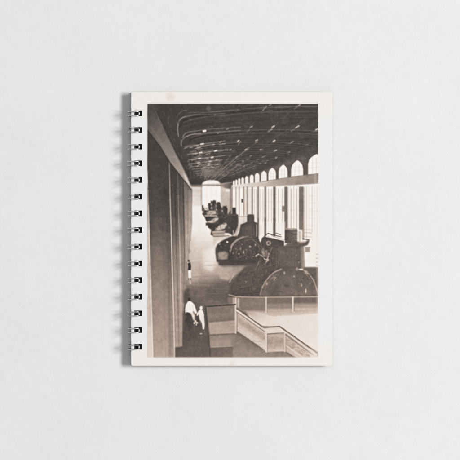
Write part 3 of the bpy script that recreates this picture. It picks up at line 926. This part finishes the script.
rect(318.0, 296, 319, 313, 225, .3)
poly([(246, 314.6), (264, 315.4), (292, 314.2), (318.4, 312.4), (318.4, 352.5), (300, 341), (281, 327.6), (262, 326), (247, 316)], (255, 320, 216, 312, 334, 229), .8)
poly([(248, 313.4), (262, 314), (264, 318), (256, 320)], 205, 1.2, .7)
blob(286, 320, 18, 5, 232, .4, 1.4)
speck(255, 316, 316, 338, 50, 216, 232, .5, 2.0, .3)

# --- lower landing, stairs
poly([(206.6, 305.4), (235.6, 304.6), (236, 320.4), (208.6, 322.6)], (208, 306, 124, 235, 318, 132), .4)
rect(207.4, 312.6, 236, 317.6, 142, 1.1, .6)
line([(208, 321.8), (222, 320.8), (235.4, 319)], 1.3, 118, .7, .9)
poly([(208.6, 322.4), (235.4, 319.6), (235.4, 333), (209.8, 334.4)], (210, 325, 172, 234, 330, 176), .4)
line([(209.8, 334.5), (222, 334), (236.4, 333)], .9, 112, .9, .5)
poly([(209.8, 335), (236.6, 333.8), (262, 349), (300, 357.6), (232.6, 358), (232.6, 346.4), (210.6, 347.4)], (212, 338, 150, 262, 352, 134), .5)
poly([(209.8, 340), (232, 339), (232, 346), (210.4, 347)], 164, 1.2, .8)
poly([(237, 330), (266, 350.5), (262, 352), (246, 343), (236.5, 336)], 126, 1.4, .7)
rect(233, 349, 262, 358, 160, 2.2, .6)
poly([(210.6, 347.4), (232.6, 346.4), (232.6, 358), (210.8, 358)], (211, 348, 112, 232, 357, 122), .4)
line([(210.8, 346.6), (232.6, 345.8)], .6, 190, .6, .5)
# stair side wall
poly([(236.4, 309.4), (262, 327.8), (266, 329), (266.2, 351), (260, 347), (236.4, 330.6)], (240, 315, 200, 262, 345, 206), .4)
poly([(237, 315), (264.5, 334.4), (265, 341), (237, 322)], 168, 1.1, .75)
for k in range(60):
    t = (k + R.rand()) / 60
    x = 237.6 + 27 * t; y = 317.4 + 19 * t + R.uniform(-2.4, 2.6)
    blob(x, y, R.uniform(.4, 1.2), R.uniform(.35, .8), R.uniform(148, 176), .45, .9, .6)
line([(237, 331.4), (248, 338.6), (262, 348.4)], 1.2, 118, .85, .6)
line([(237, 327), (250, 335.6), (265.6, 346.4)], .8, 216, .6, .6)
poly([(234.8, 297.4), (236.6, 297.4), (236.6, 333.4), (234.8, 333.4)], 206, .3)
line([(237.2, 300), (237.2, 332)], .6, 116, .6, .4)
rect(233, 297.6, 234.4, 305, 196, .4, .9)
rect(237.6, 298, 239.2, 307, 205, .4, .9)
for k in range(17):
    t = k / 16
    x = 238 + 27 * t
    line([(x, 311.6 + 18.8 * t), (x, 314.6 + 18.8 * t)], .45, 150, .5, .4)
for y in (324, 327, 330.4):
    line([(209.6, y + .5), (235, y - .8)], .4, 160, .5, .4)
for k in range(7):
    y = 337 + k * 2.9
    line([(234, y + 1), (262, y + 4.5)], .4, 128, .35, .5)
# landing box
poly([(265.6, 328.6), (283.4, 327.4), (285, 331), (285, 351.6), (266, 352)], 178, .4)
poly([(266.6, 328.2), (279, 326.8), (284, 331.6), (267.6, 333)], 226, .35)
line([(267.2, 333.6), (284.4, 332)], .9, 116, .9, .4)
rect(268, 334.6, 283.6, 350.6, [(334, 196), (340, 168), (346, 180), (351, 202)], .5)
speck(268, 337, 284, 346, 26, 148, 186, .5, 1.5, .5)
line([(268, 351), (284, 350)], .8, 214, .7, .5)
poly([(262, 349.6), (266, 352), (285, 351.2), (296, 358), (252, 358)], 142, .7)
# lower flight
poly([(284.6, 332.6), (318.4, 356), (318.4, 358), (297, 358), (284.6, 350.4)], (286, 345, 186, 316, 352, 214), .5)
for k in range(46):
    t = R.rand()
    x = 286 + 24 * t; y = 340.6 + 15 * t + R.uniform(-2, 4)
    line([(x, y), (x + R.uniform(1, 3), y + R.uniform(.8, 2))], .6, R.uniform(140, 176), .5, .6)
line([(286, 345), (297, 353), (304, 358)], 1.0, 226, .6, .6)
rect(284, 331, 285.3, 351.8, 206, .3)
line([(285.8, 334), (285.8, 350)], .5, 128, .6, .4)
rect(265.4, 328.6, 266.9, 352, 218, .3)
line([(267.3, 334), (267.3, 351)], .5, 128, .6, .4)
poly([(247, 311.6), (262, 312.2), (272, 316), (272, 324), (262.6, 325), (252.6, 317.4)], (250, 312, 186, 262, 322, 222), .8, .9)
poly([(236.8, 308.6), (247, 315.6), (260.4, 325.2), (264, 327.2), (279.4, 326.4), (318, 353.4), (316, 355.4), (284.6, 332.2), (266.8, 332.6), (259.4, 328), (247, 319.2), (236.8, 311.8)], 214, .3, .8)
# hand rails
line([(236.4, 308), (247, 315.4), (260.4, 325), (263.6, 326.8), (279.4, 326), (292, 334.6), (317.6, 353)], .85, 100, .95, .4)
line([(236.4, 311.4), (247, 318.8), (259.4, 327.6), (264.5, 331)], .7, 124, .9, .4)
line([(236.4, 309.8), (247, 317), (260, 326.4)], .7, 226, .7, .4)
line([(280, 328.4), (292, 337), (316.6, 354.6)], .9, 230, .9, .4)
line([(285.4, 334.4), (294, 340.6), (313, 354.6)], .7, 124, .85, .5)
poly([(309, 346), (319, 352), (319, 358), (310, 358)], 230, 2.0, .6)
# beam and post at the edge of the stairwell
line([(205.6, 306.2), (220, 305.2), (235.4, 304.2)], 1.3, 76, .95, .5)
line([(205.4, 305.6), (207, 322), (208.8, 342), (209, 358)], 1.7, 92, .95, .6)
line([(207, 306.5), (208.8, 325), (210.4, 346)], .5, 168, .5, .5)
line([(208.2, 345), (208.4, 358)], 1.0, 138, .5, .5)

# --- left wall: panels below the slanting beam
WALL = [(147, 128), (149.4, 132.4), (160, 146), (169.5, 161.5), (178, 172.4), (186, 182.4), (191.9, 189.4), (191.6, 225), (189.4, 246), (187.8, 262), (187.2, 284), (183.4, 300), (182.2, 346), (175.6, 347), (175.4, 358.5), (147, 358.5)]
ST = [(130, 74), (195, 79), (215, 88), (235, 101), (255, 119), (275, 136), (300, 152), (330, 162), (357, 173)]
poly(WALL, ST, .45)
poly([(168, 185), (171, 185), (173.6, 357), (168.4, 357)], [(185, 74), (220, 84), (250, 108), (280, 128), (310, 146), (357, 160)], .9, .7)
poly([(149.5, 150), (160, 150), (166, 357), (154, 357)], [(150, 80), (210, 92), (260, 136), (300, 164), (357, 182)], 2.4, .5)
poly([(171.4, 166), (177.6, 173), (180.6, 250), (182, 345), (174.6, 345), (172.4, 270)], [(170, 78), (200, 86), (230, 112), (255, 146), (290, 166), (345, 172)], .4)
poly([(178.8, 174), (184.6, 181), (187, 250), (184, 300), (182.2, 345), (181, 300)], [(175, 86), (200, 98), (225, 126), (250, 154), (290, 170), (345, 166)], .4)
poly([(184.6, 181), (191.9, 189.4), (191.6, 225), (189.4, 246), (187.8, 262), (186, 262)], [(182, 108), (200, 132), (215, 158), (235, 182), (262, 176)], .5)
poly([(188.6, 190), (191.9, 190), (191.6, 230), (189.6, 246)], [(190, 150), (210, 182), (245, 196)], .8, .8)
for pts, w, tt, al in [
        ([(169.4, 163), (170.3, 200), (171.4, 232), (172.4, 270), (173.6, 310), (174.8, 357)], 1.1, [(163, 126), (185, 152), (215, 186), (250, 208), (300, 206), (357, 212)], .95),
        ([(168.4, 163), (169.2, 200), (170.2, 232), (171, 270)], .7, [(163, 66), (270, 120)], .6),
        ([(177.9, 173), (178.6, 210), (180, 250), (181.2, 310), (182, 345)], .8, [(173, 108), (195, 128), (225, 166), (260, 202), (345, 200)], .9),
        ([(180.4, 178), (181.2, 215), (182.2, 250), (182.8, 295)], .6, [(178, 70), (215, 86), (250, 124), (295, 140)], .8),
        ([(175.4, 200), (177, 250), (178.4, 345)], .5, [(200, 76), (250, 126), (345, 148)], .7),
        ([(176.6, 240), (178, 300), (179.4, 345)], .5, [(240, 130), (345, 190)], .5),
        ([(184.6, 182), (185.2, 215), (186, 245), (186.4, 280)], .8, [(182, 122), (215, 156), (280, 196)], .8),
        ([(183, 181), (183.6, 215), (184.4, 250), (184.2, 290)], .7, [(181, 72), (215, 98), (250, 136), (290, 150)], .7),
        ([(187.6, 186), (187.8, 225), (187.4, 250)], .6, [(186, 110), (250, 150)], .6)]:
    line(pts, w, tt, al, .4)
line([(166.4, 190), (168.8, 280), (170.4, 357)], 2.2, [(190, 72), (230, 88), (270, 118), (357, 146)], .55, 1.2)
line([(162, 200), (164, 280), (166, 357)], .6, [(200, 74), (240, 98), (280, 130), (357, 160)], .5, .5)
line([(158, 230), (160, 357)], .5, [(230, 110), (357, 184)], .4, .5)
line([(175, 185), (176.6, 250), (178, 300), (179.4, 346)], 1.3, [(185, 66), (220, 80), (260, 120), (346, 140)], .65, .6)
line([(183.2, 185), (183.8, 220), (184.6, 255), (183.6, 296)], 1.0, [(185, 66), (220, 92), (255, 118), (296, 136)], .7, .6)
line([(172.2, 200), (173.6, 270), (175.8, 345)], .6, [(200, 70), (240, 104), (345, 150)], .6, .5)
line([(155, 260), (156.4, 357)], .5, [(260, 132), (357, 190)], .5, .5)
# rivets down the edges
for k in range(64):
    y = 166 + k * 3.0
    x = np.interp(y, [163, 200, 232, 270, 310, 357], [169.4, 170.3, 171.4, 172.4, 173.6, 174.8])
    blob(x - .1, y, .45, .6, np.interp(y, [163, 230, 357], [160, 200, 216]), .25, .8)
    blob(x - 2.6, y + 1, .4, .5, np.interp(y, [163, 230, 357], [92, 130, 190]), .25, .8)
# pale strip along the left edge of the old print
poly([(147, 190), (148.4, 190), (149.6, 230), (151, 280), (152.6, 330), (153.4, 358.5), (147, 358.5)], [(190, 130), (210, 168), (240, 186), (300, 198), (322, 200), (328, 214), (357, 218)], .5)
line([(148.6, 205), (149.4, 232), (150.6, 275), (152.2, 325), (153.2, 357.5)], .9, [(205, 176), (230, 216), (357, 232)], .9, .4)
line([(147.9, 170), (148.2, 200), (148.9, 230)], .7, 176, .5, .5)
rect(147, 230, 149.2, 322, 222, .8, .35)
# slanting beam
BEAM = [(147, 103.5), (152.4, 103.5), (160, 120.4), (168, 138.4), (175.4, 153), (184.6, 171), (192.6, 189.6), (186, 182), (178, 172), (169.5, 161.2), (160, 145.4), (149.4, 132), (147, 128)]
poly(BEAM, (150, 108, 82, 186, 182, 176), .4)
poly([(147, 103), (156, 103), (160, 112), (152, 110), (147, 108)], 80, 2.4, .6)
line([(149.4, 132.6), (160, 146.2), (169.5, 162), (178, 172.8), (191, 189.2)], .7, 60, .7, .5)
line([(156, 112), (164, 129.5), (175, 152.4), (184.4, 170.8), (192.4, 189)], .6, 152, .35, .5)
line([(151, 127), (165, 148), (180, 172), (191, 188)], .6, 150, .35, .6)
poly([(183, 172), (186, 176), (192.2, 189), (186.6, 182)], 212, .5, .8)
line([(147.6, 108), (147.9, 170)], .5, 110, .5, .4)

# --- small dark base and the people on the floor
poly([(175.6, 347.4), (182.4, 346.4), (184, 320), (205, 318), (208.6, 340), (208.8, 358.5), (175.6, 358.5)], (180, 330, 96, 205, 355, 104), .9)
poly([(182.6, 312), (190, 309), (205, 312), (206.6, 330), (182.6, 345)], 90, 1.5, .7)
poly([(183.4, 290), (189, 289), (190, 297), (186, 302), (183, 302)], 92, 1.0, .7)
blob(187, 282, 1.6, 2.2, 140, .5, .9)
blob(189.4, 251, 1.4, 2.0, 150, .7, .9)
blob(190, 239, 1.2, 1.8, 178, .6, .9)
blob(190.6, 231, 1.0, 1.4, 176, .6, .9)
# far woman by the wall
line([(189.4, 277), (190.6, 283)], 1.1, 214, .7, .7)
poly([(187.6, 262), (188.6, 261), (188.4, 268), (187.4, 268)], 225, .35, .8)
blob(188.8, 260.6, 1.0, 1.3, 96, .95, .5)
poly([(187.9, 263), (190.4, 262), (191.2, 266), (190.8, 270), (188.2, 270.4)], 66, .35)
poly([(188.2, 270), (191, 269.6), (191.3, 277.4), (188.6, 277.8)], 236, .35)
line([(188.8, 278), (189, 279.6)], .8, 90, .8)
line([(190.4, 278), (190.6, 279.4)], .8, 100, .8)
# man in a white shirt, seen from behind
poly([(187, 309), (190.4, 311.6), (190.2, 320), (187.6, 324.5), (185.2, 322)], 74, .5, .8)
poly([(189.6, 300.4), (191.6, 301.4), (194.4, 304), (195.6, 308.4), (196.6, 312.4), (195.4, 313.6), (193.6, 310.4), (191.4, 313), (186.6, 311.6), (185.6, 313), (185.2, 309), (186, 304.6), (187.6, 301.6)], 244, .22)
blob(189.4, 299, 1.5, 1.7, 72, .98, .4)
poly([(190.2, 311.4), (193, 310.4), (195, 315.2), (194.8, 320.6), (193, 319)], 232, .45, .9)
line([(189.6, 303), (190.2, 309.5)], .5, 214, .7, .5)
line([(192.6, 305.4), (194, 310)], .5, 200, .8, .5)
line([(187.4, 306), (187.2, 310.6)], .5, 208, .7, .5)
line([(195.6, 309), (197.4, 313.6)], 1.1, 214, .9, .5)
poly([(186.4, 311.8), (190, 312.8), (192.4, 318), (191, 330), (188.6, 330), (187.4, 320)], 82, .5, .6)
# child
for x, y, rx, ry in ((195.6, 320.8, 1.0, 1.2), (197, 322.4, 1.3, 1.0), (194.4, 322.6, .8, 1.1), (196.4, 324.2, .6, .9)):
    blob(x, y, rx, ry, 222, .85, .6)
line([(194.6, 324), (194.4, 330)], 1.0, 112, .6, .6)
# woman in a pale dress
poly([(200.2, 309), (202.6, 309.8), (204, 313.6), (204.2, 318), (204.8, 324.6), (204.2, 329), (202.8, 329), (201.8, 322.6), (199.6, 318.6), (199, 313.4), (197.4, 315.8), (196.6, 314.8), (198.4, 310.6)], (198, 310, 240, 204, 326, 226), .22)
line([(198.6, 313), (199.4, 318), (200.6, 323)], .5, 196, .6, .5)
line([(202.6, 320), (203, 328)], .5, 206, .7, .4)
blob(201.2, 307.6, 1.5, 1.8, 236, .95, .45)
blob(201.5, 306.2, 1.2, .8, 205, .6, .6)
line([(201, 312), (201.8, 320)], .5, 202, .7, .5)
line([(203, 314), (203.6, 323)], .4, 208, .6, .5)
blob(201, 333.2, 1.3, .7, 205, .8, .7)
blob(204.2, 330.6, .8, .7, 120, .7, .7)

# --- film softness, mottling and grain, faded borders
img = blur(img, 0.13)
img = img + .38 * (img - blur(img, .7)) + .2 * (img - blur(img, 3.0))
img = img * .75 + blur(img, .3) * .25


def noise(cell):
    n_ = R.randn(int(H / cell) + 3, int(W / cell) + 3)
    iy = np.arange(H) / cell; ix = np.arange(W) / cell
    y0_ = iy.astype(int); x0_ = ix.astype(int)
    fy = (iy - y0_)[:, None]; fx = (ix - x0_)[None, :]
    fy = fy * fy * (3 - 2 * fy); fx = fx * fx * (3 - 2 * fx)
    a = n_[np.ix_(y0_, x0_)]; b_ = n_[np.ix_(y0_, x0_ + 1)]; c_ = n_[np.ix_(y0_ + 1, x0_)]; d_ = n_[np.ix_(y0_ + 1, x0_ + 1)]
    return (a * (1 - fx) + b_ * fx) * (1 - fy) + (c_ * (1 - fx) + d_ * fx) * fy


img = img + (img * (.022 * noise(14) + .02 * noise(45)) + noise(9) * 2.0) * np.clip((235 - img) / 90, .12, 1)
mid = 1 - np.abs(img - 140) / 140
img = img + (noise(2.0) * (4.4 + 2.4 * mid) + noise(6) * 1.7 + noise(22) * 1.2 + noise(80) * 1.4) * np.clip((262 - img) / 60, .25, 1)
# faded margins: right edge low down and the foot of the print
ex = np.clip((gx - 315.6) / 2.4, 0, 1)[None, :] * np.clip((gy - 225) / 40, 0, 1)[:, None] * .55
ey = np.clip((gy - 355.4) / 2.4, 0, 1)[:, None] * .45
fade = np.clip(np.maximum(ex, ey), 0, 1)
img = img * (1 - fade) + 236 * fade
img = np.clip(img, 40, 253)

h2, w2 = H // 2, W // 2
img = img[:h2 * 2, :w2 * 2].reshape(h2, 2, w2, 2).mean(axis=(1, 3))
T = [0, 52, 79, 100, 130, 160, 190, 215, 235, 255]
CR = [26, 47, 70, 97, 130, 162, 194, 219, 235, 245]
CG = [23, 43, 65, 88, 117, 145, 177, 206, 228, 242]
CB = [22, 41, 62, 83, 108, 134, 164, 196, 223, 240]
rgb = np.stack([np.interp(img, T, q) for q in (CR, CG, CB)], -1) / 255.0
# the upper half of the print is cooler, the lower half browner
low = np.clip((np.linspace(PY0, PY1, h2) - 150) / 150, 0, 1)[:, None, None]
grey = rgb.mean(-1, keepdims=True)
rgb = grey + (rgb - grey) * (0.74 + 0.36 * low)
lin = np.where(rgb <= 0.04045, rgb / 12.92, ((rgb + 0.055) / 1.055) ** 2.4)

vx = np.linspace(X(PX0), X(PX1), w2)
vy = np.linspace(Y(PY0), Y(PY1), h2)
co = np.empty((h2, w2, 3), np.float32)
co[..., 0] = vx[None, :]
co[..., 1] = vy[:, None]
# a slightly irregular trimmed outline, as the old print has
edge = np.interp(np.arange(h2), np.linspace(0, h2, 24), R.uniform(-.22, .22, 24)) * P
co[:, 0, 0] += edge
co[:, -1, 0] += edge[::-1]
co[..., 2] = TOP + 0.00004
idx = np.arange(h2 * w2).reshape(h2, w2)
quads = np.stack([idx[:-1, :-1], idx[1:, :-1], idx[1:, 1:], idx[:-1, 1:]], -1).reshape(-1)
nf = (h2 - 1) * (w2 - 1)
me = bpy.data.meshes.new('printed_photograph')
me.vertices.add(h2 * w2)
me.vertices.foreach_set('co', co.reshape(-1))
me.loops.add(nf * 4)
me.loops.foreach_set('vertex_index', quads.astype(np.int32))
me.polygons.add(nf)
me.polygons.foreach_set('loop_start', np.arange(0, nf * 4, 4, dtype=np.int32))
me.update(calc_edges=True)
ca = me.color_attributes.new('ink', 'FLOAT_COLOR', 'POINT')
ca.data.foreach_set('color', np.concatenate([lin, np.ones((h2, w2, 1))], -1).astype(np.float32).reshape(-1))
me.materials.append(M_PRINT)
pr = bpy.data.objects.new('printed_photograph', me)
COL.objects.link(pr)
pr.parent = cover                 # the cover's mesh is in table coordinates, and so is the print's
pr['label'] = 'sepia photograph of a turbine hall printed on the cover'
cover['label'] = 'aged cream card cover with a faint brown stain near the top'
